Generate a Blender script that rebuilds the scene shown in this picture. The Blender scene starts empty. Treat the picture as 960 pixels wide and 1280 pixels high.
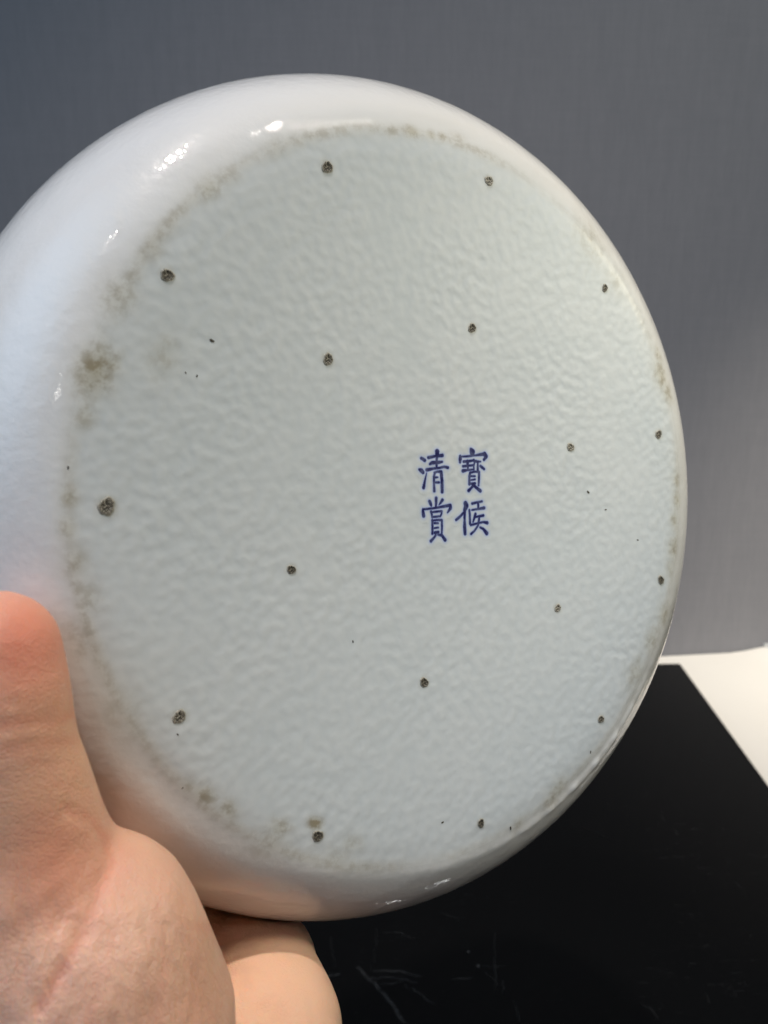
import bpy, bmesh, math, random
import numpy as np
from mathutils import Matrix, Vector
random.seed(7)
rng = np.random.default_rng(7)
S = bpy.context.scene
C = S.collection

# ------------------------------------------------------------------ camera
CAM_H = 0.32                       # metres above the table
PITCH = math.radians(12.0)         # looking slightly down
cp, sp_ = math.cos(PITCH), math.sin(PITCH)
# rows: right / forward / up of the world, written for a frame x right, y down, z ahead
M = np.array([[1, 0, 0], [0, -sp_, cp], [0, -cp, -sp_]])
def W(p):                          # camera-side point (m) -> world point
    q = M @ np.asarray(p, float)
    return np.array([q[0], q[1], q[2] + CAM_H])
cam_d = bpy.data.cameras.new("camera")
cam = bpy.data.objects.new("camera", cam_d); C.objects.link(cam)
cam.location = (0, 0, CAM_H)
cam.rotation_euler = (math.radians(90) - PITCH, 0, 0)
cam_d.sensor_fit = 'VERTICAL'; cam_d.sensor_height = 36; cam_d.sensor_width = 36
cam_d.lens = 36 * 964.5 / 1280
cam_d.clip_start = 0.005; cam_d.clip_end = 50
cam_d.dof.use_dof = True
cam_d.dof.focus_distance = 0.178
cam_d.dof.aperture_fstop = 22
S.camera = cam

# ------------------------------------------------------------------ light
wd = bpy.data.worlds.new("World"); S.world = wd; wd.use_nodes = True
bg = wd.node_tree.nodes['Background']
bg.inputs[0].default_value = (0.80, 0.90, 1.0, 1); bg.inputs[1].default_value = 0.006
S.view_settings.view_transform = 'Standard'; S.view_settings.look = 'None'
S.view_settings.exposure = 0.36; S.view_settings.gamma = 1.0
S.view_settings.use_curve_mapping = False
S.cycles.use_denoising = True
S.cycles.max_bounces = 8

def lamp(name, kind, loc, energy, col, size=0.03, target=None, spot=None, blend=0.5):
    d = bpy.data.lights.new(name, kind); d.energy = energy; d.color = col
    o = bpy.data.objects.new(name, d); C.objects.link(o); o.location = loc
    if kind == 'AREA': d.shape = 'RECTANGLE'; d.size, d.size_y = size if isinstance(size, tuple) else (size, size)
    else: d.shadow_soft_size = size
    if kind == 'SPOT': d.spot_size = math.radians(spot); d.spot_blend = blend
    if target is not None:
        o.rotation_euler = (Vector(target) - Vector(loc)).to_track_quat('-Z', 'Y').to_euler()
    return o
WARM = (1.0, 0.89, 0.76)
# small ceiling lamps of the room (they make the glints along the rim)
AIM = (0.0, 0.165, 0.30)
for nm, loc, e, c, s in (("ceiling_lamp", (-0.13, -0.11, 1.72), 47.0, (1.0, .88, .79), .03), ("ceiling_lamp", (0.46, -0.11, 1.62), 3.4, (1.0, .89, .83), .014),
                         ("ceiling_lamp", (1.14, -0.20, 1.70), 3.0, (1.0, .90, .80), .012), ("ceiling_lamp", (-0.137, -0.91, 1.72), 2.2, (1.0, .92, .85), .009),
                         ("ceiling_lamp", (0.05, -2.35, 1.60), 2.4, (1.0, .95, .9), .011), ("added_fill_lamp", (0.25, 0.14, 0.40), 1.30, (1.0, .94, .74), .035)):  # last one: unseen close lamp, added to brighten the right of the base
    lamp(nm, 'SPOT', loc, e * 1.0, c, s, target=AIM, spot=66, blend=.9)
for x_, y_ in ((0.63, -0.13), (0.78, -0.15), (0.90, -0.17), (1.38, -0.24)):           # the rest of the same lamp track
    lamp("ceiling_lamp", 'SPOT', (x_, y_, 1.66), 0.55, WARM, .0075, target=AIM, spot=44, blend=.7)
# narrow spots over the table
lamp("table_spot", 'SPOT', (0.46, 0.66, 1.72), 20.0, (1, 1, 1), 0.03, target=(0.073, 0.24, 0), spot=11)
lamp("table_spot", 'SPOT', (0.88, 0.52, 1.72), 17.0, (1, 1, 1), 0.03, target=(0.13, 0.22, 0), spot=11)
lamp("wall_spot", 'SPOT', (0.85, -0.05, 0.98), 51.0, (1, .90, .76), 0.02, target=(0.60, 0.77, -0.06), spot=44, blend=1.0)
def soft_panel(o):
    """a window or panel lamp that fades towards its own edges, as behind a curtain"""
    o.data.use_nodes = True; t = o.data.node_tree; e = t.nodes['Emission']
    g = t.nodes.new('ShaderNodeNewGeometry'); sx = t.nodes.new('ShaderNodeSeparateXYZ'); t.links.new(g.outputs['Parametric'], sx.inputs[0])
    outs = []
    for k in (0, 1):
        m = t.nodes.new('ShaderNodeMath'); m.operation = 'MULTIPLY'; m.inputs[1].default_value = math.pi; t.links.new(sx.outputs[k], m.inputs[0])
        s = t.nodes.new('ShaderNodeMath'); s.operation = 'SINE'; t.links.new(m.outputs[0], s.inputs[0])
        q = t.nodes.new('ShaderNodeMath'); q.operation = 'POWER'; q.inputs[1].default_value = 1.6; q.use_clamp = True; t.links.new(s.outputs[0], q.inputs[0]); outs.append(q.outputs[0])
    p = t.nodes.new('ShaderNodeMath'); p.operation = 'MULTIPLY'; t.links.new(outs[0], p.inputs[0]); t.links.new(outs[1], p.inputs[1])
    p2 = t.nodes.new('ShaderNodeMath'); p2.operation = 'MULTIPLY'; p2.inputs[1].default_value = 2.6; t.links.new(p.outputs[0], p2.inputs[0])
    t.links.new(p2.outputs[0], e.inputs['Strength'])
lamp("added_wall_fill", 'SPOT', (1.0, 0.15, 1.5), 30.0, (1, .94, .82), 0.03, target=(0.62, 0.77, 0.75), spot=70, blend=1.0)  # unseen lamp added to lift the upper right of the wall
# cool daylight from behind on the left
soft_panel(lamp("window_light", 'AREA', (-1.7, -1.45, 2.25), 56.0, (0.56, 0.78, 1.04), (4.6, 4.3), target=(-0.03, 0.16, 0.30)))

# ------------------------------------------------------------------ helpers
def mesh_obj(name, verts, faces, mat=None, parent=None, smooth=True):
    me = bpy.data.meshes.new(name)
    me.from_pydata([tuple(map(float, v)) for v in verts], [], [tuple(map(int, f)) for f in faces])
    me.update()
    if smooth: me.polygons.foreach_set('use_smooth', [True] * len(me.polygons))
    o = bpy.data.objects.new(name, me); C.objects.link(o)
    if mat: me.materials.append(mat)
    if parent: o.parent = parent
    return o
def quad_mesh(name, verts, quads, mat=None, parent=None):
    """fast path for numpy arrays"""
    me = bpy.data.meshes.new(name)
    n, q = len(verts), len(quads)
    me.vertices.add(n); me.vertices.foreach_set('co', np.asarray(verts, np.float32).ravel())
    me.loops.add(q * 4); me.loops.foreach_set('vertex_index', np.asarray(quads, np.int32).ravel())
    me.polygons.add(q)
    me.polygons.foreach_set('loop_start', np.arange(0, 4 * q, 4, dtype=np.int32))
    me.polygons.foreach_set('use_smooth', np.ones(q, bool))
    me.update(calc_edges=True); me.validate()
    o = bpy.data.objects.new(name, me); C.objects.link(o)
    if mat: me.materials.append(mat)
    if parent: o.parent = parent
    return o
def attr(o, name, vals):
    a = o.data.attributes.new(name, 'FLOAT', 'POINT'); a.data.foreach_set('value', np.asarray(vals, np.float32))
def tag(o, label=None, cat=None, kind=None, group=None):
    for k, v in (('label', label), ('category', cat), ('kind', kind), ('group', group)):
        if v: o[k] = v
class N:
    """tiny node-tree writer"""
    def __init__(self, name):
        self.m = bpy.data.materials.new(name); self.m.use_nodes = True
        self.t = self.m.node_tree; self.b = self.t.nodes['Principled BSDF']
    def n(self, typ, **kw):
        x = self.t.nodes.new(typ)
        for k, v in kw.items():
            if k.startswith('i_'):
                key = k[2:].replace('_', ' '); key = int(key) if key.isdigit() else key
                self.put(x.inputs[key], v)
            else: setattr(x, k, v)
        return x
    def put(self, sock, v):
        if isinstance(v, bpy.types.NodeSocket): self.t.links.new(v, sock)
        else: sock.default_value = v
    def p(self, **kw):
        for k, v in kw.items(): self.put(self.b.inputs[k.replace('_', ' ')], v)
    def math(self, op, a, b=None, clamp=False):
        x = self.n('ShaderNodeMath', operation=op, use_clamp=clamp); self.put(x.inputs[0], a)
        if b is not None: self.put(x.inputs[1], b)
        return x.outputs[0]
    def mix(self, f, a, b, blend='MIX'):
        x = self.n('ShaderNodeMix', data_type='RGBA', blend_type=blend)
        self.put(x.inputs[0], f); self.put(x.inputs[6], a); self.put(x.inputs[7], b); return x.outputs[2]
    def ramp(self, f, stops):
        x = self.n('ShaderNodeValToRGB'); self.put(x.inputs[0], f)
        e = x.color_ramp.elements
        while len(e) < len(stops): e.new(0.5)
        for k, (p, c) in enumerate(stops): e[k].position = p; e[k].color = (c, c, c, 1) if not isinstance(c, tuple) else (*c, 1)
        return x.outputs[0]
    def obj(self, scale=(1, 1, 1), rot=(0, 0, 0)):
        tc = self.n('ShaderNodeTexCoord'); mp = self.n('ShaderNodeMapping')
        self.t.links.new(tc.outputs['Object'], mp.inputs[0]); mp.inputs['Scale'].default_value = scale; mp.inputs['Rotation'].default_value = rot
        return mp.outputs[0]
    def noise(self, vec, scale, detail=3, rough=0.5, out=0, dist=0.0):
        x = self.n('ShaderNodeTexNoise'); self.t.links.new(vec, x.inputs['Vector'])
        x.inputs['Scale'].default_value = scale; x.inputs['Detail'].default_value = detail
        x.inputs['Roughness'].default_value = rough; x.inputs['Distortion'].default_value = dist
        return x.outputs[out]
    def attr(self, name): return self.n('ShaderNodeAttribute', attribute_name=name).outputs['Fac']
    def bump(self, h, strength, dist, normal=None):
        x = self.n('ShaderNodeBump'); self.put(x.inputs['Height'], h); self.put(x.inputs['Strength'], strength); x.inputs['Distance'].default_value = dist
        if normal is not None: self.put(x.inputs['Normal'], normal)
        return x.outputs[0]

# ------------------------------------------------------------------ setting: wall and table top
TB = 4.0
def wall_material():
    g = N("grey_wall_covering"); v = g.obj((1, 1, 1))
    st = g.noise(g.obj((1, 1, 0.16)), 330, 3, .6)         # fine vertical slubs
    st2 = g.noise(g.obj((1, 1, 0.12)), 120, 2, .5)
    hz = g.noise(g.obj((0.06, 1, 1)), 300, 2, .5)
    h = g.math('ADD', g.math('ADD', g.math('MULTIPLY', st, .6), g.math('MULTIPLY', st2, .5)), g.math('MULTIPLY', hz, .3))
    col = g.mix(g.ramp(h, [(.5, 0.), (.9, 1.)]), (.182, .183, .196, 1), (.206, .206, .218, 1))
    g.p(Base_Color=col, Roughness=.75, Normal=g.bump(h, .45, .0006)); g.b.inputs['Specular IOR Level'].default_value = .25
    return g.m
WY = 0.769                                                  # wall distance at x = 0.4
wall = mesh_obj("wall", [(-TB, 0, -.01), (TB, 0, -.01), (TB, 0, 3.0), (-TB, 0, 3.0), (-TB, .1, -.01), (TB, .1, -.01), (TB, .1, 3.0), (-TB, .1, 3.0)],
                [(0, 1, 2, 3), (5, 4, 7, 6), (3, 2, 6, 7), (4, 5, 1, 0), (4, 0, 3, 7), (1, 5, 6, 2)], wall_material(), smooth=False)
wall.location = (0.4, WY, 0); wall.rotation_euler = (0, 0, math.radians(2.0))
tag(wall, "grey woven wall covering behind the porcelain", kind='structure')

def table_material():
    g = N("cream_sheet"); v = g.obj()
    n1 = g.noise(v, 9, 4, .6); n2 = g.noise(v, 400, 2)
    g.p(Base_Color=g.mix(n1, (.70, .675, .62, 1), (.76, .735, .68, 1)), Roughness=.55, Normal=g.bump(n2, .1, .0004))
    return g.m
# the cream sheet covers the table, runs to the wall and curls up a little at the back right
nx, ny = 120, 60
xs = np.linspace(-1.5, 0.43, nx); ys = np.linspace(-0.45, 1.0, ny)
X, Y = np.meshgrid(xs, ys)
def sstep(a, b, x):
    t = np.clip((x - a) / (b - a), 0, 1); return t * t * (3 - 2 * t)
Yw = np.minimum(Y, WY - 0.002 + (X - 0.4) * math.tan(math.radians(2.0)))
near = sstep(WY - .16, WY - .01, Yw)
Z = .009 * sstep(.36, .43, X) * sstep(WY - .05, WY - .004, Yw) + .006 * near * sstep(.20, .42, X) + .0015 * np.sin(X * 23 + Y * 9) * sstep(.42, .5, X)
V = np.stack([X, Yw, np.maximum(Z, 0)], -1).reshape(-1, 3)
Q = [(j * nx + i, j * nx + i + 1, (j + 1) * nx + i + 1, (j + 1) * nx + i) for j in range(ny - 1) for i in range(nx - 1)]
table = mesh_obj("table_top", V, Q, table_material())
md = table.modifiers.new("slab", 'SOLIDIFY'); md.thickness = .03; md.offset = -1
tag(table, "cream table top running back to the grey wall", kind='structure')

# ------------------------------------------------------------------ black board lying on the table
def on_table(px, py, h=0.0):
    d = M @ np.array([(px - 480) / 964.5, (py - 640) / 964.5, 1.0]); t = (h - CAM_H) / d[2]; return d[:2] * t
BT = 0.006
c1 = on_table(850, 829, BT); c2 = on_table(963, 985, BT)
e1 = (c2 - c1) / np.linalg.norm(c2 - c1); e2 = np.array([-1.0, math.tan(math.radians(2)) * -1]); e2 /= np.linalg.norm(e2)
def board_material():
    g = N("black_gloss_board"); v = g.obj()
    fine = g.noise(g.obj((1, 14, 1), (0, 0, .5)), 60, 4, .7)
    fine2 = g.noise(g.obj((12, 1, 1), (0, 0, .2)), 45, 4, .7)
    area = g.ramp(g.noise(v, 7, 2, .5), [(.48, 0.), (.68, 1.)])
    sc = g.math('MULTIPLY', g.math('ADD', g.ramp(fine, [(.64, 0.), (.72, 1.)]), g.ramp(fine2, [(.66, 0.), (.74, 1.)])), area)
    dust = g.ramp(g.noise(v, 900, 2, .5), [(.74, 0.), (.80, 1.)])
    w = g.math('ADD', g.math('MULTIPLY', sc, .10), g.math('MULTIPLY', dust, .08), True)
    g.p(Base_Color=g.mix(w, (.0022, .0024, .0026, 1), (.30, .31, .32, 1)), Roughness=g.math('ADD', g.math('MULTIPLY', sc, .25), .06))
    g.b.inputs['Specular IOR Level'].default_value = .13
    return g.m
bm = bmesh.new()
L1, L2 = 1.3, 1.7
pts = [c1, c1 + e1 * L1, c1 + e1 * L1 + e2 * L2, c1 + e2 * L2]
lo = [bm.verts.new((p[0], p[1], .0006)) for p in pts]; hi = [bm.verts.new((p[0], p[1], BT)) for p in pts]
bm.faces.new(hi[::-1]); bm.faces.new(lo)
for k in range(4): bm.faces.new((lo[k], lo[(k + 1) % 4], hi[(k + 1) % 4], hi[k]))
bmesh.ops.recalc_face_normals(bm, faces=bm.faces)
bmesh.ops.bevel(bm, geom=list(bm.edges), offset=.0012, segments=2, profile=.6, affect='EDGES')
me = bpy.data.meshes.new("black_board"); bm.to_mesh(me); bm.free()
board = bpy.data.objects.new("black_board", me); C.objects.link(board); me.materials.append(board_material())
tag(board, "glossy black scratched board lying on the cream table top", "board")
# long pale scratches worn into the board
def scratch_material():
    g = N("scratch_grey"); g.p(Base_Color=(.20, .21, .22, 1), Roughness=.5)
    tr = g.n('ShaderNodeBsdfTransparent'); mx = g.n('ShaderNodeMixShader')
    f = g.math('MULTIPLY', g.attr('fade'), g.ramp(g.noise(g.obj(), 500, 3, .7), [(.35, 0.), (.65, 1.)]))
    g.put(mx.inputs[0], f); g.t.links.new(tr.outputs[0], mx.inputs[1]); g.t.links.new(g.b.outputs[0], mx.inputs[2])
    g.t.links.new(mx.outputs[0], g.t.nodes['Material Output'].inputs[0]); return g.m
sv, sf, fade = [], [], []
def scratch(pts, w, strength):
    P = [on_table(x, y, BT) for x, y in pts]; P = np.array(P)
    # resample with a slight wander
    t = np.linspace(0, len(P) - 1, 14); Pi = np.stack([np.interp(t, range(len(P)), P[:, k]) for k in (0, 1)], 1)
    Pi[1:-1] += rng.normal(0, .0004, (12, 2))
    d = np.gradient(Pi, axis=0); d /= np.linalg.norm(d, axis=1)[:, None]; nn = np.stack([-d[:, 1], d[:, 0]], 1)
    b = len(sv)
    for k in range(14):
        a = math.sin(math.pi * (k + .3) / 13.6) ** .5 if k < 13 else 0
        for s in (-1, 0, 1):
            q = Pi[k] + nn[k] * s * w * .5; sv.append((q[0], q[1], BT + .0003 + .00001 * (len(sf) % 17))); fade.append(0.58 * strength * a * (1 if s == 0 else 0.0))
        if k:
            for s in (0, 1): sf.append((b + 3 * k - 3 + s, b + 3 * k - 2 + s, b + 3 * k + 1 + s, b + 3 * k + s))
for pts_, w, st in (([(446, 1208), (470, 1232), (496, 1262), (508, 1282)], .0028, .34), ([(466, 1214), (498, 1214), (528, 1222)], .0022, .26),
                    ([(462, 1224), (490, 1222), (522, 1228)], .0020, .22), ([(470, 1232), (505, 1228)], .0016, .16),
                    ([(505, 1230), (524, 1242), (543, 1257)], .0018, .16), ([(408, 1222), (426, 1217)], .0022, .25),
                    ([(564, 1224), (592, 1223)], .0014, .30), ([(619, 1165), (618, 1200), (620, 1240)], .0012, .20),
                    ([(478, 1166), (500, 1167), (520, 1174)], .0016, .14), ([(550, 1140), (575, 1150)], .0018, .10),
                    ([(602, 1208), (634, 1208)], .0012, .18), ([(800, 1254), (815, 1262), (822, 1275)], .0022, .10), ([(642, 1250), (650, 1280)], .0015, .10),
                    ([(606, 1215), (625, 1232)], .0010, .18), ([(584, 1189), (586, 1191)], .002, .35), ([(597, 1207), (599, 1209)], .002, .3), ([(412, 1170), (420, 1210)], .0012, .10),
                    ([(470, 1160), (468, 1205)], .0012, .10), ([(630, 1225), (628, 1244)], .0010, .2), ([(720, 1030), (770, 1052)], .0015, .05), ([(690, 1020), (735, 1044)], .0012, .05)):
    scratch(pts_, w, st)
scr = mesh_obj("scratch", sv, sf, scratch_material(), board, smooth=False); scr['kind'] = 'stuff'; attr(scr, 'fade', fade)

# ------------------------------------------------------------------ measured marks on the base, in millimetres
CHARS = [
 [[(9.45, -12.09, 0.286), (9.91, -11.45, 0.65), (9.68, -10.78, 0.338)],[(6.39, -10.3, 0.312), (6.41, -9.65, 0.39), (6.36, -9.0, 0.286)],[(6.39, -10.23, 0.156), (8.41, -10.38, 0.208), (10.96, -10.73, 0.195), (13.46, -11.11, 0.364)],[(13.53, -11.09, 0.468), (14.06, -10.59, 0.416), (13.37, -9.75, 0.26)],[(7.37, -9.1, 0.26), (8.69, -9.23, 0.26), (10.09, -9.46, 0.234)],[(7.26, -8.02, 0.26), (8.59, -8.16, 0.234), (10.12, -8.36, 0.208)],[(7.28, -6.96, 0.364), (8.48, -7.19, 0.234), (10.14, -7.34, 0.182)],[(8.5, -9.22, 0.338), (8.59, -8.21, 0.286), (8.74, -7.2, 0.156)],[(10.34, -9.64, 0.208), (10.61, -8.99, 0.182), (10.37, -8.27, 0.208), (10.46, -7.25, 0.156)],[(10.48, -9.39, 0.286), (11.51, -9.22, 0.26), (12.41, -9.3, 0.13)],[(11.57, -9.12, 0.182), (11.56, -8.1, 0.234), (11.62, -6.98, 0.26)],[(12.37, -8.23, 0.26), (12.96, -7.89, 0.286), (13.48, -7.54, 0.234)],[(9.38, -6.61, 0.26), (9.15, -5.69, 0.26), (9.18, -3.86, 0.26)],[(9.38, -6.61, 0.234), (10.66, -6.85, 0.208), (11.94, -6.88, 0.234)],[(11.97, -6.78, 0.286), (12.0, -5.25, 0.234), (11.9, -3.66, 0.208)],[(9.66, -5.78, 0.208), (10.81, -5.81, 0.182)],[(9.54, -4.84, 0.182), (10.82, -5.07, 0.182)],[(9.43, -4.02, 0.234), (10.83, -4.1, 0.26)],[(10.33, -3.63, 0.338), (9.7, -2.96, 0.234), (9.0, -2.39, 0.338)],[(10.46, -3.63, 0.286), (11.43, -2.99, 0.312), (12.4, -2.39, 0.364)],],
 [[(8.08, 0.61, 0.469), (8.34, 1.17, 0.548), (7.84, 2.23, 0.365)],[(7.59, 2.74, 0.235), (6.45, 3.75, 0.261), (5.39, 4.45, 0.261)],[(7.84, 2.34, 0.339), (7.84, 4.46, 0.235), (7.85, 6.18, 0.391), (7.97, 7.7, 0.339)],[(9.23, 2.18, 0.235), (9.37, 3.45, 0.235), (9.44, 5.39, 0.261)],[(10.06, 0.65, 0.261), (11.4, 0.39, 0.235), (12.95, 0.12, 0.209)],[(11.79, 0.54, 0.235), (11.86, 1.1, 0.261), (11.86, 1.77, 0.235)],[(10.0, 2.15, 0.183), (11.8, 1.92, 0.209), (13.61, 1.66, 0.313)],[(11.03, 3.1, 0.287), (10.65, 4.17, 0.261), (10.33, 4.98, 0.156)],[(10.78, 3.86, 0.183), (12.06, 3.66, 0.235), (13.36, 3.46, 0.287)],[(12.19, 3.87, 0.209), (12.06, 4.59, 0.261), (11.81, 5.81, 0.209), (10.78, 7.03, 0.209), (9.75, 7.78, 0.235)],[(9.69, 5.71, 0.235), (11.16, 5.4, 0.209), (13.36, 5.0, 0.209), (14.53, 5.22, 0.339)],[(12.45, 6.28, 0.209), (13.36, 6.65, 0.261), (14.39, 7.69, 0.417)],],
 [[(-4.63, -9.45, 0.286), (-4.16, -9.28, 0.31), (-3.69, -9.01, 0.334)],[(-5.15, -6.91, 0.215), (-4.57, -6.69, 0.429), (-4.11, -6.33, 0.358)],[(-3.12, -6.17, 0.095), (-3.5, -4.65, 0.191), (-3.89, -2.86, 0.334)],[(-2.67, -9.66, 0.286), (-0.75, -10.07, 0.262), (1.25, -10.33, 0.334)],[(-0.25, -11.13, 0.501), (-0.23, -10.51, 0.429), (-0.33, -9.47, 0.262), (-0.35, -7.57, 0.238)],[(-2.23, -8.22, 0.215), (-1.65, -8.55, 0.334), (-0.02, -8.67, 0.334), (1.22, -8.84, 0.215)],[(-3.08, -6.87, 0.334), (-1.28, -7.21, 0.238), (0.48, -7.45, 0.215), (1.89, -7.75, 0.238), (2.85, -7.57, 0.286)],[(-0.79, -6.23, 0.215), (-1.04, -5.47, 0.238), (-0.99, -3.76, 0.238), (-0.91, -2.15, 0.286)],[(-0.91, -6.32, 0.215), (-0.09, -6.58, 0.215), (0.97, -6.56, 0.31)],[(0.97, -6.47, 0.358), (1.23, -4.76, 0.334), (1.33, -1.99, 0.334)],[(-0.78, -5.24, 0.238), (0.05, -5.3, 0.119)],[(-0.7, -4.1, 0.191), (0.42, -4.12, 0.215)],],
 [[(-0.37, -0.53, 0.311), (-0.36, 0.42, 0.287), (-0.41, 1.56, 0.215)],[(-2.23, 0.2, 0.287), (-2.0, 0.62, 0.335), (-1.76, 1.14, 0.239)],[(1.41, -0.11, 0.311), (1.0, 0.41, 0.239), (0.47, 0.99, 0.12)],[(-4.02, 2.0, 0.215), (-4.02, 2.61, 0.311), (-3.84, 3.5, 0.359)],[(-3.96, 2.05, 0.191), (-0.59, 1.71, 0.215), (1.77, 1.37, 0.263), (3.56, 1.07, 0.311)],[(3.68, 1.12, 0.335), (3.74, 1.74, 0.359), (2.91, 2.75, 0.143)],[(-1.75, 2.56, 0.263), (-1.57, 3.18, 0.215), (-1.46, 3.84, 0.215)],[(-1.69, 2.7, 0.191), (-0.35, 2.56, 0.215), (1.07, 2.42, 0.215)],[(1.19, 2.47, 0.239), (1.19, 2.99, 0.191), (0.83, 3.66, 0.167)],[(-1.4, 3.79, 0.215), (-0.34, 3.7, 0.215), (0.83, 3.61, 0.167)],[(-1.4, 4.5, 0.263), (-1.37, 6.02, 0.239), (-1.4, 7.53, 0.263)],[(-1.4, 4.6, 0.191), (-0.11, 4.46, 0.215), (1.19, 4.47, 0.239)],[(1.25, 4.52, 0.239), (1.31, 6.05, 0.215), (1.25, 7.48, 0.191)],[(-0.81, 5.17, 0.215), (0.19, 5.18, 0.191)],[(-0.93, 6.31, 0.167), (0.25, 6.18, 0.167)],[(-0.7, 7.36, 0.287), (0.25, 7.23, 0.287)],[(-0.46, 7.88, 0.239), (-0.93, 8.49, 0.215), (-1.81, 9.23, 0.311)],[(0.24, 7.8, 0.215), (1.31, 8.0, 0.287), (2.19, 9.07, 0.335)],],
]
SPURS = [(-31.14, -66.77, 1.24), (10.82, -73.61, 1.14), (49.61, -55.02, 1.0), (71.2, -18.57, 1.2), (72.59, 21.21, 1.2), (49.42, 56.11, 1.02), (9.74, 74.48, 1.0), (-32.61, 67.91, 1.2), (-60.91, 39.83, 1.23), (-73.78, 1.62, 1.52), (-63.41, -39.81, 1.2), (8.47, -40.07, 1.09), (-29.25, -28.86, 1.22), (-37.32, 14.19, 0.97), (-4.53, 40.77, 1.14), (36.27, 26.77, 1.0), (40.49, -13.86, 1.11)]
FLECKS = [(-54.66, -29.32, 0.59), (-57.53, -22.5, 0.32), (-59.7, -22.85, 0.26), (46.65, -2.56, 0.62), (52.71, 1.98, 0.42), (64.01, 10.12, 0.43), (-22.85, 30.01, 0.37), (-1.14, 72.03, 0.43), (45.62, 63.95, 0.46), (-60.34, 52.87, 0.29), (-80.04, -4.8, 0.4), (59.89, -53.43, 0.84), (18.76, 77.56, 0.57), (-61.24, 42.95, 0.29)]
STAINS = [(-75.84, -21.71, 4.09, 1.0), (-72.94, -22.96, 1.93, 0.7), (-77.51, -13.69, 2.44, 0.5), (-79.9, -0.1, 1.88, 0.7), (-80.15, 5.27, 1.88, 0.55), (-78.74, 11.37, 2.71, 0.5), (-76.79, 17.58, 3.27, 0.45), (-71.63, -34.86, 3.6, 0.6), (-69.6, -38.65, 1.95, 0.5), (-55.64, -57.08, 2.64, 0.65), (-52.09, -60.1, 2.37, 0.45), (-66.14, -43.87, 2.26, 0.45), (-42.4, -67.74, 2.46, 0.35), (-10.47, -79.35, 1.71, 1.0), (-5.38, -79.99, 1.39, 0.8), (-2.12, -80.49, 1.41, 0.65), (2.33, -81.28, 1.78, 0.4), (-15.79, -78.12, 1.68, 0.5), (-63.79, -25.41, 3.71, 0.35), (-56.28, 55.14, 2.37, 0.8), (-59.3, 53.07, 2.06, 0.5), (-51.6, 58.63, 2.12, 0.6), (-40.9, 64.46, 2.2, 0.7), (-42.58, 67.21, 3.45, 0.5), (-33.09, 65.26, 1.42, 1.3), (-24.59, 71.37, 2.33, 0.4), (-28.36, 73.78, 3.29, 0.4), (-44.26, 67.6, 3.12, 0.35), (44.67, -66.37, 6.04, 0.35), (53.66, -57.7, 4.14, 0.3), (71.8, -34.5, 3.48, 0.8), (71.05, -39.86, 2.17, 0.6), (74.88, -30.4, 3.07, 0.6), (78.99, -6.31, 2.22, 0.6), (79.42, -0.76, 2.23, 0.8), (78.12, 4.8, 2.22, 0.7), (77.88, 12.57, 2.67, 0.7), (76.59, 18.07, 2.22, 0.5), (74.05, 31.18, 3.09, 0.6), (69.14, 37.36, 3.49, 0.5), (62.76, 45.36, 3.87, 0.45), (32.26, 73.6, 2.77, 0.6), (34.96, 71.15, 2.79, 0.6), (21.79, 77.27, 2.31, 0.45), (-78.07, 24.29, 3.53, 0.35), (-71.44, 37.45, 4.2, 0.3)]
# ------------------------------------------------------------------ porcelain vessel (mm-true, local z runs from the base into the body)
R3 = 0.08
cen = np.array([.01458333, -.00258333, .17233333])        # base centre, camera side
n_ = np.array([.53429182, .01084761, -.84523049])          # outward normal of the base
u_ = np.cross(n_, [0, 1, 0]); u_ /= np.linalg.norm(u_); v_ = np.cross(n_, u_)
A_, B_, K_, R0_ = .288 * R3, .420 * R3, .565 / R3, .980 * R3
HT = .85 * R3
def dish(r):                                                # the base is slightly hollow (m in, m out)
    return .0045 * (1 - np.clip(np.asarray(r, float) / .076, 0, 1) ** 2) ** 1.25
def wall_r(h):
    h = np.asarray(h, float); x = np.clip(1 - h / B_, 0, 1)
    return np.where(h < B_, R0_ + A_ * np.sqrt(np.maximum(0, 1 - x * x)), R0_ + A_ - K_ * (h - B_) ** 2)
ves = bpy.data.objects.new("porcelain_vessel", None); C.objects.link(ves)
Rl = np.stack([M @ u_, M @ -v_, M @ -n_], 1)
mw = Matrix.Identity(4)
for i in range(3):
    for j in range(3): mw[i][j] = Rl[i, j]
    mw[i][3] = W(cen)[i]
ves.matrix_world = mw
tag(ves, "round white porcelain vessel tilted to show its speckled base and blue four character mark", "vessel")

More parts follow.
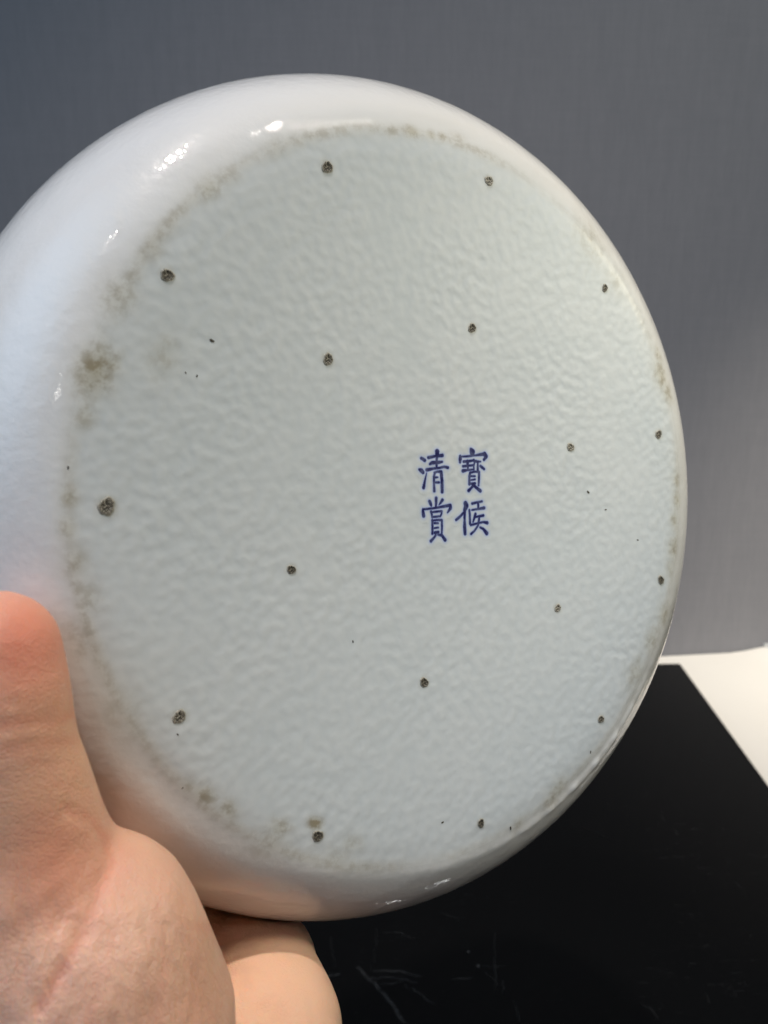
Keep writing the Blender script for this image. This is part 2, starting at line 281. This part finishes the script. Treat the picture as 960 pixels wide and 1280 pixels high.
def porcelain(name, ink=False):
    g = N(name); v = g.obj()
    sep = g.n('ShaderNodeSeparateXYZ'); g.t.links.new(v, sep.inputs[0])
    r = g.math('SQRT', g.math('ADD', g.math('MULTIPLY', sep.outputs[0], sep.outputs[0]), g.math('MULTIPLY', sep.outputs[1], sep.outputs[1])))
    base = g.ramp(g.math('SUBTRACT', r, .0), [(.0, 1.), (.0775, 1.), (.0835, 0.)])
    # orange-peel glaze of the base, pulled a little along one diagonal
    vd = g.obj((1, 1.1, 1), (0, 0, math.radians(32)))
    peel = g.math('ADD', g.math('MULTIPLY', g.noise(vd, 440, .4, .4), 1.0), g.math('MULTIPLY', g.noise(v, 900, 1, .5), .06))
    soft = g.noise(v, 60, 2, .5)
    turn = g.noise(g.obj((.04, .04, 1)), 420, 2, .5)
    side = g.math('ADD', g.math('ADD', g.noise(v, 150, 2, .5), g.math('MULTIPLY', turn, .35)), g.math('MULTIPLY', g.noise(v, 560, 2, .55), .45))
    hb = g.math('ADD', peel, g.math('MULTIPLY', soft, .8))
    var = g.math('ADD', .55, g.math('MULTIPLY', g.ramp(g.noise(v, 38, 2, .5), [(.3, 0.), (.7, 1.)]), .8))
    nb = g.bump(hb, g.math('MULTIPLY', g.math('MULTIPLY', base, .135), var), .0011)
    ns = g.bump(side, g.math('MULTIPLY', g.math('SUBTRACT', 1.0, base), .15), .0012, nb)
    # colour: blue-grey white glaze, thinner and paler on the ridges of the peel, creamier patches
    tone = g.mix(g.ramp(g.noise(v, 26, 3, .55), [(.3, 0.), (.75, 1.)]), (.56, .615, .65, 1), (.60, .64, .665, 1))
    tone = g.mix(g.math('MULTIPLY', base, .20), tone, g.mix(g.ramp(peel, [(.42, 0.), (.70, 1.)]), (.52, .58, .62, 1), (.655, .70, .725, 1)))
    tone = g.mix(g.math('MULTIPLY', g.math('SUBTRACT', 1.0, base), .75), tone, (.76, .745, .725, 1))
    # edge dirt: baked shapes broken up by noise
    s = g.attr('stain')
    br = g.math('ADD', g.math('MULTIPLY', g.ramp(g.noise(v, 420, 4, .65), [(.44, 0.), (.60, 1.)]), .85), g.math('MULTIPLY', g.ramp(g.noise(v, 130, 3, .6), [(.3, 0.), (.7, 1.)]), .45))
    m = g.math('MULTIPLY', s, br, True)
    brown = g.mix(g.noise(v, 90, 2), (.15, .10, .035, 1), (.20, .16, .07, 1))
    col = g.mix(g.math('MULTIPLY', s, .42, True), tone, (.44, .40, .25, 1))
    col = g.mix(g.math('MULTIPLY', m, .68, True), col, brown)
    if ink:
        k = g.attr('ink'); halo = g.attr('halo')
        pool = g.math('ADD', .62, g.math('MULTIPLY', g.noise(v, 700, 3, .6), .66))
        col = g.mix(g.math('MULTIPLY', halo, .62, True), col, (.20, .31, .66, 1))
        col = g.mix(g.math('MULTIPLY', k, pool, True), col, g.mix(g.ramp(k, [(.45, 0.), (.95, 1.)]), (.004, .030, .40, 1), (.0008, .003, .085, 1)))
    g.p(Base_Color=col, Roughness=g.math('ADD', .30, g.math('MULTIPLY', base, .16)), Normal=ns,
        Coat_Weight=g.math('SUBTRACT', 1.0, g.math('MULTIPLY', base, .55)), Coat_Roughness=g.math('ADD', .035, g.math('MULTIPLY', base, .46)), Coat_Normal=ns)
    g.b.inputs['Specular IOR Level'].default_value = .05
    g.b.inputs['Subsurface Weight'].default_value = .0 if ink else .10
    g.b.inputs['Subsurface Radius'].default_value = (1, .9, .8); g.b.inputs['Subsurface Scale'].default_value = .0015
    return g.m

# revolve the profile
t = np.linspace(0, 1, 62)[1:]
ang = t * math.pi / 2
prof = [(r, float(dish(r))) for r in np.linspace(.00001, R0_, 104)]
prof += [(R0_ + A_ * math.sin(a), B_ * (1 - math.cos(a))) for a in ang]
prof += [(float(wall_r(h)), h) for h in np.linspace(B_, HT, 16)[1:]]
rt = float(wall_r(HT)); TH = .0052
prof += [(rt - TH * .5 + TH * .5 * math.cos(a), HT + TH * .5 * math.sin(a)) for a in np.linspace(0, math.pi, 9)[1:]]
prof += [(float(wall_r(h)) - TH, h) for h in np.linspace(HT, B_, 14)[1:]]
prof += [(R0_ - TH + A_ * math.sin(a), TH + (B_ - TH) * (1 - math.cos(a))) for a in np.linspace(math.pi / 2, 0, 18)[1:]]
prof += [(r, TH + float(dish(r)) ) for r in np.linspace(R0_ - TH, .00001, 24)[1:]]
prof = np.array(prof); NA = 640; NR = len(prof)
aa = np.linspace(0, 2 * math.pi, NA, endpoint=False)
VX = np.stack([prof[:, None, 0] * np.cos(aa), prof[:, None, 0] * np.sin(aa), np.repeat(prof[:, 1:2], NA, 1)], -1).reshape(-1, 3)
# a hand-thrown foot: the turn of the base wavers by a few tenths of a millimetre
wv = sum(a_ * np.sin(k_ * aa + p_) for a_, k_, p_ in ((.00018, 3, .4), (.00015, 5, 2.), (.00010, 11, 1.), (.00008, 17, 3.)))
bell = np.exp(-((prof[:, 0] - R0_ - .0038) / .003) ** 2) * (prof[:, 1] < .012)
VX[:, 2] += (bell[:, None] * wv[None]).ravel()
# on one side the glaze has run into a thin uneven ridge
ridge = np.exp(-((prof[:, 0] - R0_ - .0045) / .0011) ** 2) * (prof[:, 1] < .012)
ra = np.exp(-((aa - math.radians(56)) / .38) ** 2) * (1 + .35 * np.sin(61 * aa) + .3 * np.sin(113 * aa + 1))
VX[:, 2] -= (ridge[:, None] * ra[None] * .00042).ravel()
ii = np.arange(NR - 1)[:, None] * NA; jj = np.arange(NA)[None]; jn = (jj + 1) % NA
QX = np.stack([ii + jj, ii + NA + jj, ii + NA + jn, ii + jn], -1).reshape(-1, 4)
body = quad_mesh("body", VX, QX, porcelain("porcelain_glaze"), ves)
x, y = VX[:, 0] * 1000, VX[:, 1] * 1000
rr = np.hypot(x, y); an = np.arctan2(y, x)
def noise1(a, seeds):
    return sum(w * np.sin(k * a + p) for k, p, w in seeds)
ring_w = .5 + .5 * noise1(an, ((3, 1., .5), (7, .3, .4), (13, 2., .3), (23, 4., .25)))
left = .5 - .5 * np.cos(an)
stain = (.20 + .22 * left) * np.clip(.35 + ring_w, 0, 1.3) * np.exp(-((rr - 80.0) / 1.25) ** 2)
for sx, sy, sr, sw in STAINS:
    # blobs follow the rim, so they are stretched along it
    a0 = math.atan2(sy, sx); dx, dy = x - sx, y - sy
    dr = dx * math.cos(a0) + dy * math.sin(a0); dt = -dx * math.sin(a0) + dy * math.cos(a0)
    stain = np.maximum(stain, 1.05 * sw * np.exp(-(dr / (sr * .75)) ** 2 - (dt / (sr * 1.15)) ** 2))
for sx, sy, sr in SPURS:
    d = np.hypot(x - sx, y - sy); stain = np.maximum(stain, .50 * np.exp(-(d / (sr * 1.25)) ** 4))
stain[VX[:, 2] > .02] = 0
attr(body, 'stain', stain)

# spur marks: little pits with a torn glaze lip
def spur_material():
    g = N("bare_clay_pit"); v = g.obj()
    a = g.noise(v, 2600, 3, .7)
    c = g.mix(g.ramp(a, [(.42, 0.), (.56, 1.)]), (.012, .011, .008, 1), (.13, .115, .085, 1))
    rnd = g.n('ShaderNodeObjectInfo').outputs['Random']
    sp = g.math('GREATER_THAN', g.noise(v, 3400, 2, .6), g.math('ADD', .46, g.math('MULTIPLY', rnd, .16)))
    c = g.mix(g.math('MULTIPLY', sp, .85), c, (.46, .44, .38, 1))
    e = g.attr('lip'); c = g.mix(g.math('MULTIPLY', e, .9), c, (.40, .39, .34, 1))
    g.p(Base_Color=c, Roughness=.7, Normal=g.bump(a, .8, .0004)); return g.m
spm = spur_material()
def spur(X, Y, r):
    NS = 28; ph = rng.uniform(0, 6.28, 3)
    aa = np.linspace(0, 2 * math.pi, NS, endpoint=False)
    irr = 1 + .10 * np.sin(2 * aa + ph[0]) + .07 * np.sin(3 * aa + ph[1]) + .05 * np.sin(7 * aa + ph[2])
    vs = [(0, 0, -.00003)]; lip = [0]
    for f, z, l in ((.35, -.00004, 0), (.68, -.00006, 0), (.86, -.00016, .1), (1.0, -.00010, .8), (1.12, .00003, 1.)):
        for k in range(NS):
            q = r * .92 * f * irr[k] * .001; vs.append((q * math.cos(aa[k]), q * math.sin(aa[k]), z - .00004)); lip.append(l)
    fs = [(0, 1 + (k + 1) % NS, 1 + k) for k in range(NS)]
    for q in range(4):
        b = 1 + q * NS
        fs += [(b + k, b + (k + 1) % NS, b + NS + (k + 1) % NS, b + NS + k) for k in range(NS)]
    o = mesh_obj("spur_mark", vs, fs, spm, ves); r0 = math.hypot(X, Y) * .001; sl = float(dish(r0 + .0005) - dish(r0 - .0005)) / .001
    o.location = (X * .001, Y * .001, float(dish(r0)))
    o.rotation_euler = (sl * Y * .001 / max(r0, 1e-6), -sl * X * .001 / max(r0, 1e-6), 0); attr(o, 'lip', lip)
    return o
for q in SPURS: spur(*q)
# pin holes and iron flecks in the glaze
g = N("iron_fleck"); g.p(Base_Color=(.035, .028, .018, 1), Roughness=.6)
fv, ff = [], []
for X, Y, r in FLECKS:
    b = len(fv); ph = rng.uniform(0, 6.28); zd = float(dish(math.hypot(X, Y) * .001)); fv.append((X * .001, Y * .001, zd - .00009))
    zc = 0.0
    rr0 = math.hypot(X, Y)
    for k in range(9):
        a = k * 2 * math.pi / 9; q = r * (.62 + .25 * math.sin(2 * a + ph) + rng.uniform(-.1, .1))
        fv.append(((X + q * math.cos(a)) * .001, (Y + q * math.sin(a)) * .001, float(dish(math.hypot(X + q * math.cos(a), Y + q * math.sin(a)) * .001)) - .00006))
    ff += [(b, b + 1 + (k + 1) % 9, b + 1 + k) for k in range(9)]
fl = mesh_obj("iron_fleck", fv, ff, g.m, ves); fl['kind'] = 'stuff'

# the blue mark: four brush-written characters
inkm = porcelain("cobalt_blue_glaze", True)
def brush(strokes):
    P = []
    for st in strokes:
        st = np.array(st); seg = []
        for k in range(len(st) - 1):
            n = max(2, int(np.hypot(*(st[k + 1] - st[k])[:2]) / .06))
            tt = np.linspace(0, 1, n)[:, None]; seg.append(st[k] + (st[k + 1] - st[k]) * tt)
        q = np.concatenate(seg)
        # soften the polyline into a brush line
        for _ in range(6):
            q[1:-1] = q[1:-1] * .5 + (q[:-2] + q[2:]) * .25
        P.append(q)
    return np.concatenate(P)
BR = [brush(c) for c in CHARS]; ALL = np.concatenate(BR)
def character(P, lift):
    lo = P[:, :2].min(0) - 1.5; hi = P[:, :2].max(0) + 1.5; step = .07
    gx = np.arange(lo[0], hi[0], step); gy = np.arange(lo[1], hi[1], step); GX, GY = np.meshgrid(gx, gy)
    D = np.full(GX.shape, 9.0); own = None
    rest = np.array([q for q in ALL if lo[0] - 2 < q[0] < hi[0] + 2 and lo[1] - 2 < q[1] < hi[1] + 2])
    for px_, py_, w_ in np.concatenate([P, [(0, 0, -1)], rest]):
        if w_ == -1: own = D.copy(); continue
        i0, i1 = np.searchsorted(gx, (px_ - 1.7, px_ + 1.7)); j0, j1 = np.searchsorted(gy, (py_ - 1.7, py_ + 1.7))
        s = D[j0:j1, i0:i1]; np.minimum(s, np.hypot(GX[j0:j1, i0:i1] - px_, GY[j0:j1, i0:i1] - py_) - w_ * 1.2, out=s)
    wob = .035 * np.sin(GX * 9 + GY * 5) * np.sin(GY * 11 - GX * 3)
    ink = 1 - sstep(-.10, .20, D + wob); halo = np.exp(-np.maximum(D, 0) / .38) * (1 - sstep(.7, 1.1, D))
    keep = (own[:-1, :-1] < 1.2)
    idx = np.arange(GX.size).reshape(GX.shape)
    q = np.stack([idx[:-1, :-1], idx[1:, :-1], idx[1:, 1:], idx[:-1, 1:]], -1)[keep]
    used, inv = np.unique(q, return_inverse=True)
    vs = np.stack([GX.ravel()[used] * .001, GY.ravel()[used] * .001, dish(np.hypot(GX.ravel()[used], GY.ravel()[used]) * .001) - .000014 - lift], 1)
    o = quad_mesh("painted_character", vs, inv.reshape(q.shape), inkm, ves)
    attr(o, 'ink', ink.ravel()[used]); attr(o, 'halo', halo.ravel()[used]); attr(o, 'stain', np.zeros(len(used)))
    return o
for k, P in enumerate(BR): character(P, k * .000004)
# ------------------------------------------------------------------ the hand: one skin grown from a distance field
def P(px, py, z):                                          # cm, camera side
    return np.array([(px - 480) / 964.5 * z, (py - 640) / 964.5 * z, z])
def VC(a, h, r):                                           # vessel cylinder coordinates: degrees, cm, cm
    a = math.radians(a); return (cen * 100 - n_ * h + r * (math.cos(a) * u_ + math.sin(a) * v_))
def WR(h): return float(wall_r(h * .01)) * 100
vox = .125
G0 = np.array([-10.5, -1.0, 1.0]); G1 = np.array([3.5, 22.0, 24.5])
dims = np.ceil((G1 - G0) / vox).astype(int)
ax = [G0[k] + vox * np.arange(dims[k]) for k in range(3)]
BIG = 4.0
def field(): return np.full(dims, BIG, np.float32)
def smin(a, b, k):
    h = np.maximum(k - np.abs(a - b), 0) / k; return np.minimum(a, b) - h * h * k * .25
def cone(F, a, b, ra, rb, k):
    """swept sphere from a to b joined into F with blend k"""
    m = max(ra, rb) + k + .6
    lo = np.minimum(a, b) - m; hi = np.maximum(a, b) + m
    sl = tuple(slice(max(0, int((lo[q] - G0[q]) / vox)), min(dims[q], int((hi[q] - G0[q]) / vox) + 2)) for q in range(3))
    x, y, z = np.meshgrid(ax[0][sl[0]], ax[1][sl[1]], ax[2][sl[2]], indexing='ij', sparse=True)
    d = b - a; L = float(d @ d)
    t = np.clip(((x - a[0]) * d[0] + (y - a[1]) * d[1] + (z - a[2]) * d[2]) / max(L, 1e-9), 0, 1)
    ts = t
    D = np.sqrt((x - a[0] - t * d[0]) ** 2 + (y - a[1] - t * d[1]) ** 2 + (z - a[2] - t * d[2]) ** 2) - (ra + (rb - ra) * ts)
    F[sl] = smin(F[sl], D.astype(np.float32), k) if k > 0 else np.minimum(F[sl], D)
def chain(pts, k, F=None):
    F = field() if F is None else F
    for (a, ra), (b, rb) in zip(pts[:-1], pts[1:]): cone(F, a, b, ra, rb, k)
    return F
wr_a, wr_b = P(120, 1690, 12.4), P(330, 1680, 13.6)        # wrist, thumb side and little-finger side
fo_a, fo_b = np.array([-6.0, 19.2, 7.0]), np.array([-3.0, 19.3, 8.0])
knuckle = {'index': VC(-143, 2.6, WR(2.6) + 1.15), 'middle': VC(-130, 3.0, WR(3.0) + 1.15), 'ring': VC(-118, 3.0, WR(3.0) + 1.08), 'little': VC(-107.5, 2.4, WR(2.4) + 1.02)}
palm = field()
chain([(wr_a, 2.0), (fo_a, 2.3)], .8, palm); chain([(wr_b, 1.9), (fo_b, 2.3)], .8, palm)
chain([((wr_a * .6 + wr_b * .4), 1.9), (knuckle['index'], 1.05)], .8, palm)
chain([((wr_a * .5 + wr_b * .5), 1.9), (knuckle['middle'], 1.08)], .8, palm)
chain([((wr_a * .3 + wr_b * .7), 1.9), (knuckle['ring'], 1.05)], .8, palm)
chain([(wr_b, 1.9), (P(318, 1400, 15.0), 1.75), (P(322, 1285, 16.0), 1.62), (P(322, 1215, 17.1), 1.18), (knuckle['little'], .98)], .5, palm)
# four fingers run under the wall and hook over the mouth
fingers = field()
for nm, a, L, r in (('index', -145, 0., .86), ('middle', -131, .25, .88), ('ring', -118.5, .1, .84), ('little', -106.5, -.5, .74)):
    f = chain([(knuckle[nm], r + .12), (VC(a, 5.4, WR(5.4) + r + .12), r + .02), (VC(a + .5, 7.6 + L * .5, 9.9 + r * .3), r), (VC(a + 1, 8.35 + L * .4, 8.4), r - .06), (VC(a + 1.5, 7.4, 7.3), r - .08), (VC(a + 2, 6.0 - L, 7.05), r - .14)], .25)
    fingers = np.minimum(fingers, f)
H = smin(palm, fingers, .55)
# ball of the thumb
then = chain([(P(60, 1175, 12.5), 1.62), (P(98, 1205, 12.65), 1.94), (P(112, 1290, 12.8), 2.28), (P(105, 1420, 12.7), 2.25), (wr_a, 2.0)], .4)
then = smin(then, chain([(P(134, 1131, 12.75), 1.10), (P(150, 1200, 12.75), 1.25)], .2), .45)
H = smin(H, then, .9)
# thumb
th = chain([(P(-5, 816, 11.98), .965), (P(-3, 866, 11.98), 1.0), (P(-2, 905, 12.0), 1.035), (P(6, 945, 12.05), 1.03), (P(20, 990, 12.15), 1.08), (P(34, 1040, 12.25), 1.12), (P(40, 1100, 12.4), 1.4), (P(50, 1190, 12.5), 1.75)], .22)
H = smin(H, th, .10)
# the glazed wall presses the flesh flat
x, y, z = np.meshgrid(*ax, indexing='ij', sparse=True)
q0, q1, q2 = x - cen[0] * 100, y - cen[1] * 100, z - cen[2] * 100
hh = -(q0 * n_[0] + q1 * n_[1] + q2 * n_[2])
rr_ = np.sqrt((q0 * u_[0] + q1 * u_[1] + q2 * u_[2]) ** 2 + (q0 * v_[0] + q1 * v_[1] + q2 * v_[2]) ** 2)
wl = wall_r(np.clip(hh, 0, HT * 100) * .01) * 100
inner = np.maximum(wl - .52 - rr_, .55 - hh)                # hollow: positive outside the cavity solid
solid = np.maximum(np.maximum(rr_ - wl, -hh), hh - HT * 100 - .25)
cav = np.minimum(wl - .55 - rr_, hh - .55)                   # >0 inside the cavity
solid = np.maximum(solid, cav)
H = np.maximum(H, .03 - solid).astype(np.float32)
# surface nets
def surface_nets(F):
    s = F < 0
    nx, ny, nz = F.shape
    c = np.zeros((nx - 1, ny - 1, nz - 1), np.int8)
    for a in (0, 1):
        for b in (0, 1):
            for d in (0, 1): c += s[a:nx - 1 + a, b:ny - 1 + b, d:nz - 1 + d]
    cells = np.argwhere((c > 0) & (c < 8))
    acc = np.zeros((len(cells), 3)); cnt = np.zeros(len(cells))
    corners = [(a, b, d) for a in (0, 1) for b in (0, 1) for d in (0, 1)]
    for i, p in enumerate(corners):
        for j in range(3):
            if p[j]: continue
            q = list(p); q[j] = 1
            fa = F[cells[:, 0] + p[0], cells[:, 1] + p[1], cells[:, 2] + p[2]]; fb = F[cells[:, 0] + q[0], cells[:, 1] + q[1], cells[:, 2] + q[2]]
            m = (fa < 0) != (fb < 0); t = np.where(m, fa / np.where(fa == fb, 1, fa - fb), 0)
            pt = np.array(p, float) + np.zeros((len(cells), 3)); pt[:, j] += t
            acc[m] += pt[m]; cnt[m] += 1
    V = cells + acc / cnt[:, None]
    idx = np.full(c.shape, -1, np.int64); idx[tuple(cells.T)] = np.arange(len(cells))
    quads = []
    for j in range(3):
        k, l = (j + 1) % 3, (j + 2) % 3
        sa = [slice(None)] * 3; sb = [slice(None)] * 3; sa[j] = slice(0, -1); sb[j] = slice(1, None)
        e = np.argwhere(s[tuple(sa)] != s[tuple(sb)])
        ok = (e[:, k] > 0) & (e[:, l] > 0) & (e[:, k] < c.shape[k]) & (e[:, l] < c.shape[l]) & (e[:, j] < c.shape[j]); e = e[ok]
        def at(dk, dl):
            w = e.copy(); w[:, k] += dk; w[:, l] += dl; return idx[tuple(w.T)]
        Qd = np.stack([at(-1, -1), at(0, -1), at(0, 0), at(-1, 0)], 1)
        flip = ~s[tuple(e.T)]; Qd[flip] = Qd[flip][:, ::-1]; quads.append(Qd)
    return V, np.concatenate(quads)
HV, HQ = surface_nets(H)
HV = G0 + HV * vox
HQ = HQ[(HQ >= 0).all(1)]
def relax(V, Q, n, lam=.5):
    e = np.concatenate([Q[:, [0, 1]], Q[:, [1, 2]], Q[:, [2, 3]], Q[:, [3, 0]]]); e = np.concatenate([e, e[:, ::-1]])
    deg = np.bincount(e[:, 0], minlength=len(V))[:, None]
    for k in range(n):
        s = np.stack([np.bincount(e[:, 0], V[e[:, 1], d], len(V)) for d in range(3)], 1) / np.maximum(deg, 1)
        V = V + (s - V) * (lam if k % 2 == 0 else -lam * .93)
    return V
HV = relax(HV, HQ, 10)
def vnormals(V, Q):
    fn = np.cross(V[Q[:, 2]] - V[Q[:, 0]], V[Q[:, 3]] - V[Q[:, 1]]); nn = np.zeros_like(V)
    for k in range(4):
        for d in range(3): nn[:, d] += np.bincount(Q[:, k], fn[:, d], len(V))
    return nn / np.maximum(np.linalg.norm(nn, axis=1), 1e-9)[:, None]
NV = vnormals(HV, HQ)
if (NV * (HV - HV.mean(0))).sum() < 0: HQ = HQ[:, ::-1]; NV = -NV
# skin folds on the side of the hand that faces the lens, drawn in cm on that side
ux, uy = 480 + 964.5 * HV[:, 0] / HV[:, 2], 640 + 964.5 * HV[:, 1] / HV[:, 2]
front = np.clip(-NV[:, 2] * 2.0, 0, 1)
def seg_d(pts):
    D = np.full(len(HV), 1e9); pts = np.array(pts, float)
    for a, b in zip(pts[:-1], pts[1:]):
        d = b - a; t = np.clip(((ux - a[0]) * d[0] + (uy - a[1]) * d[1]) / (d @ d), 0, 1)
        D = np.minimum(D, np.hypot(ux - a[0] - t * d[0], uy - a[1] - t * d[1]))
    return D
fold = np.zeros(len(HV)); red = np.zeros(len(HV))
for pts_, w_, dep in (([(90, 893), (60, 902), (20, 905), (-40, 912)], 7, .045), ([(88, 880), (50, 884), (0, 878)], 6, .02), ([(92, 925), (50, 930), (0, 938)], 9, .025),
                      ([(126, 1040), (114, 1024), (84, 1012)], 6, .05), ([(132, 1046), (139, 1078), (118, 1134), (86, 1200), (50, 1262)], 7, .085),
                      ([(110, 1075), (90, 1105), (50, 1140)], 8, .022), ([(118, 1098), (95, 1130), (60, 1165)], 8, .018), ([(100, 1055), (70, 1090), (30, 1115)], 9, .018),
                      ([(128, 1052), (150, 1085), (150, 1140), (130, 1210), (110, 1275)], 6, .014), ([(180, 1080), (200, 1140), (205, 1210), (195, 1285)], 7, .010), ([(225, 1125), (240, 1190), (245, 1280)], 6, .008), ([(112, 1000), (95, 985), (60, 975)], 6, .018), ([(104, 968), (80, 958), (40, 955)], 6, .014), ([(84, 862), (60, 868), (25, 866)], 5, .010), ([(78, 840), (55, 846), (20, 845)], 5, .007),
                      ([(310, 1175), (322, 1220), (330, 1285)], 7, .012), ([(360, 1165), (375, 1215), (385, 1285)], 6, .010), ([(246, 1160), (300, 1152), (350, 1150), (385, 1152)], 6, .02)):
    D = seg_d(pts_); fold -= dep * np.exp(-(D / w_) ** 2); red = np.maximum(red, .55 * min(1, dep / .04) * np.exp(-(D / (w_ * 1.2)) ** 2))
HV = HV + NV * (fold * front)[:, None]
tipd = np.hypot(ux - 30, (uy - 800) * .8); red = np.maximum(red, 1.0 * np.exp(-(tipd / 70) ** 2))
red = np.maximum(red, .55 * np.exp(-(np.hypot(ux - 75, uy - 1085) / 75) ** 2))
red = np.maximum(red, .40 * np.exp(-(np.hypot(ux - 355, (uy - 1250)) / 60) ** 2))
pale = np.exp(-(np.hypot(ux - 10, uy - 845) / 45) ** 2)

def skin_material():
    g = N("skin"); v = g.obj()
    mott = g.noise(v, 95, 4, .6); big = g.noise(v, 28, 3, .5)
    base = g.mix(g.ramp(big, [(.3, 0.), (.7, 1.)]), (.665, .385, .252, 1), (.735, .475, .365, 1))
    base = g.mix(g.math('MULTIPLY', g.ramp(mott, [(.40, 0.), (.66, 1.)]), .30), base, (.58, .29, .22, 1))
    base = g.mix(g.math('MULTIPLY', g.attr('red'), .85, True), base, (.66, .215, .14, 1))
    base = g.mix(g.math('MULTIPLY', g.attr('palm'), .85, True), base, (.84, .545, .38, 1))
    # fine grain of the skin: cell pattern plus long shallow lines running down the palm
    vo = g.n('ShaderNodeTexVoronoi', feature='DISTANCE_TO_EDGE'); g.t.links.new(v, vo.inputs['Vector']); vo.inputs['Scale'].default_value = 1300
    cell = g.ramp(vo.outputs['Distance'], [(.0, 0.), (.16, 1.)])
    lines = g.noise(g.obj((1, 1, .09), (0, math.radians(-13), 0)), 420, 3, .6)
    lines2 = g.noise(g.obj((1, 1, .10), (0, math.radians(-20), 0)), 170, 2, .5)
    wk = g.attr('wrinkle'); cross = g.noise(g.obj((.25, 1, 1), (0, math.radians(12), 0)), 330, 3, .6)
    long_ = g.math('MULTIPLY', g.math('ADD', g.math('MULTIPLY', lines, 1.3), g.math('MULTIPLY', lines2, 1.7)), wk)
    h = g.math('ADD', g.math('ADD', g.math('MULTIPLY', cell, .07), long_), g.math('MULTIPLY', g.math('MULTIPLY', cross, .45), g.math('SUBTRACT', 1.0, wk)))
    base = g.mix(g.math('MULTIPLY', g.math('MULTIPLY', g.ramp(lines2, [(.38, 1.), (.50, 0.)]), wk), .22), base, (.47, .25, .18, 1))
    g.p(Base_Color=base, Roughness=.48, Normal=g.bump(h, .50, .0012))
    g.b.inputs['Specular IOR Level'].default_value = .38
    g.b.inputs['Subsurface Weight'].default_value = .45
    g.b.inputs['Subsurface Radius'].default_value = (1.0, .36, .18); g.b.inputs['Subsurface Scale'].default_value = .0020
    return g.m
skin = skin_material()
def to_world(V): return V @ M.T * .01 + np.array([0, 0, CAM_H])
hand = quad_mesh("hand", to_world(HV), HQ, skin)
attr(hand, 'red', red)
attr(hand, 'wrinkle', np.clip((uy - 1060) / 90, 0, 1) * np.clip(1.15 - np.exp(-(np.hypot(ux - 355, uy - 1230) / 90) ** 2), .25, 1))
# palm heel: paler skin, brightened further in colour to imitate the light on it
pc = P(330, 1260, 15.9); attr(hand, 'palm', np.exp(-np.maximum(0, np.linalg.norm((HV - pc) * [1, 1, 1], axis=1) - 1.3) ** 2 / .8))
tag(hand, "bare left hand gripping the lower left side of the porcelain with its thumb up", "hand")
# thumb nail on the outer side of the tip
nm_ = N("nail"); nm_.p(Base_Color=(.66, .42, .36, 1), Roughness=.28)
nc = P(-5, 812, 11.98); ndir = np.array([-.97, 0, -.25]); ndir /= np.linalg.norm(ndir)
up_ = np.array([0, -1.0, 0]); sd = np.cross(up_, ndir)
nv, nf = [], []
for j in range(9):
    for i in range(9):
        s, tq = (i - 4) / 4, (j - 4) / 4
        w_ = .62 * (1 - .10 * tq * tq); rad = 1.0 - .05 * s * s
        a = s * w_
        nv.append(nc + up_ * (.25 + .62 * tq * (1 - .18 * s * s)) * 1.0 + (ndir * math.cos(a) + sd * math.sin(a)) * (.985 - .16 * max(0, tq) ** 2))
nf = [(j * 9 + i, j * 9 + i + 1, j * 9 + i + 10, j * 9 + i + 9) for j in range(8) for i in range(8)]
nail = mesh_obj("thumbnail", to_world(np.array(nv)), nf, nm_.m, hand)
md = nail.modifiers.new("thick", 'SOLIDIFY'); md.thickness = .0006; md.offset = 0
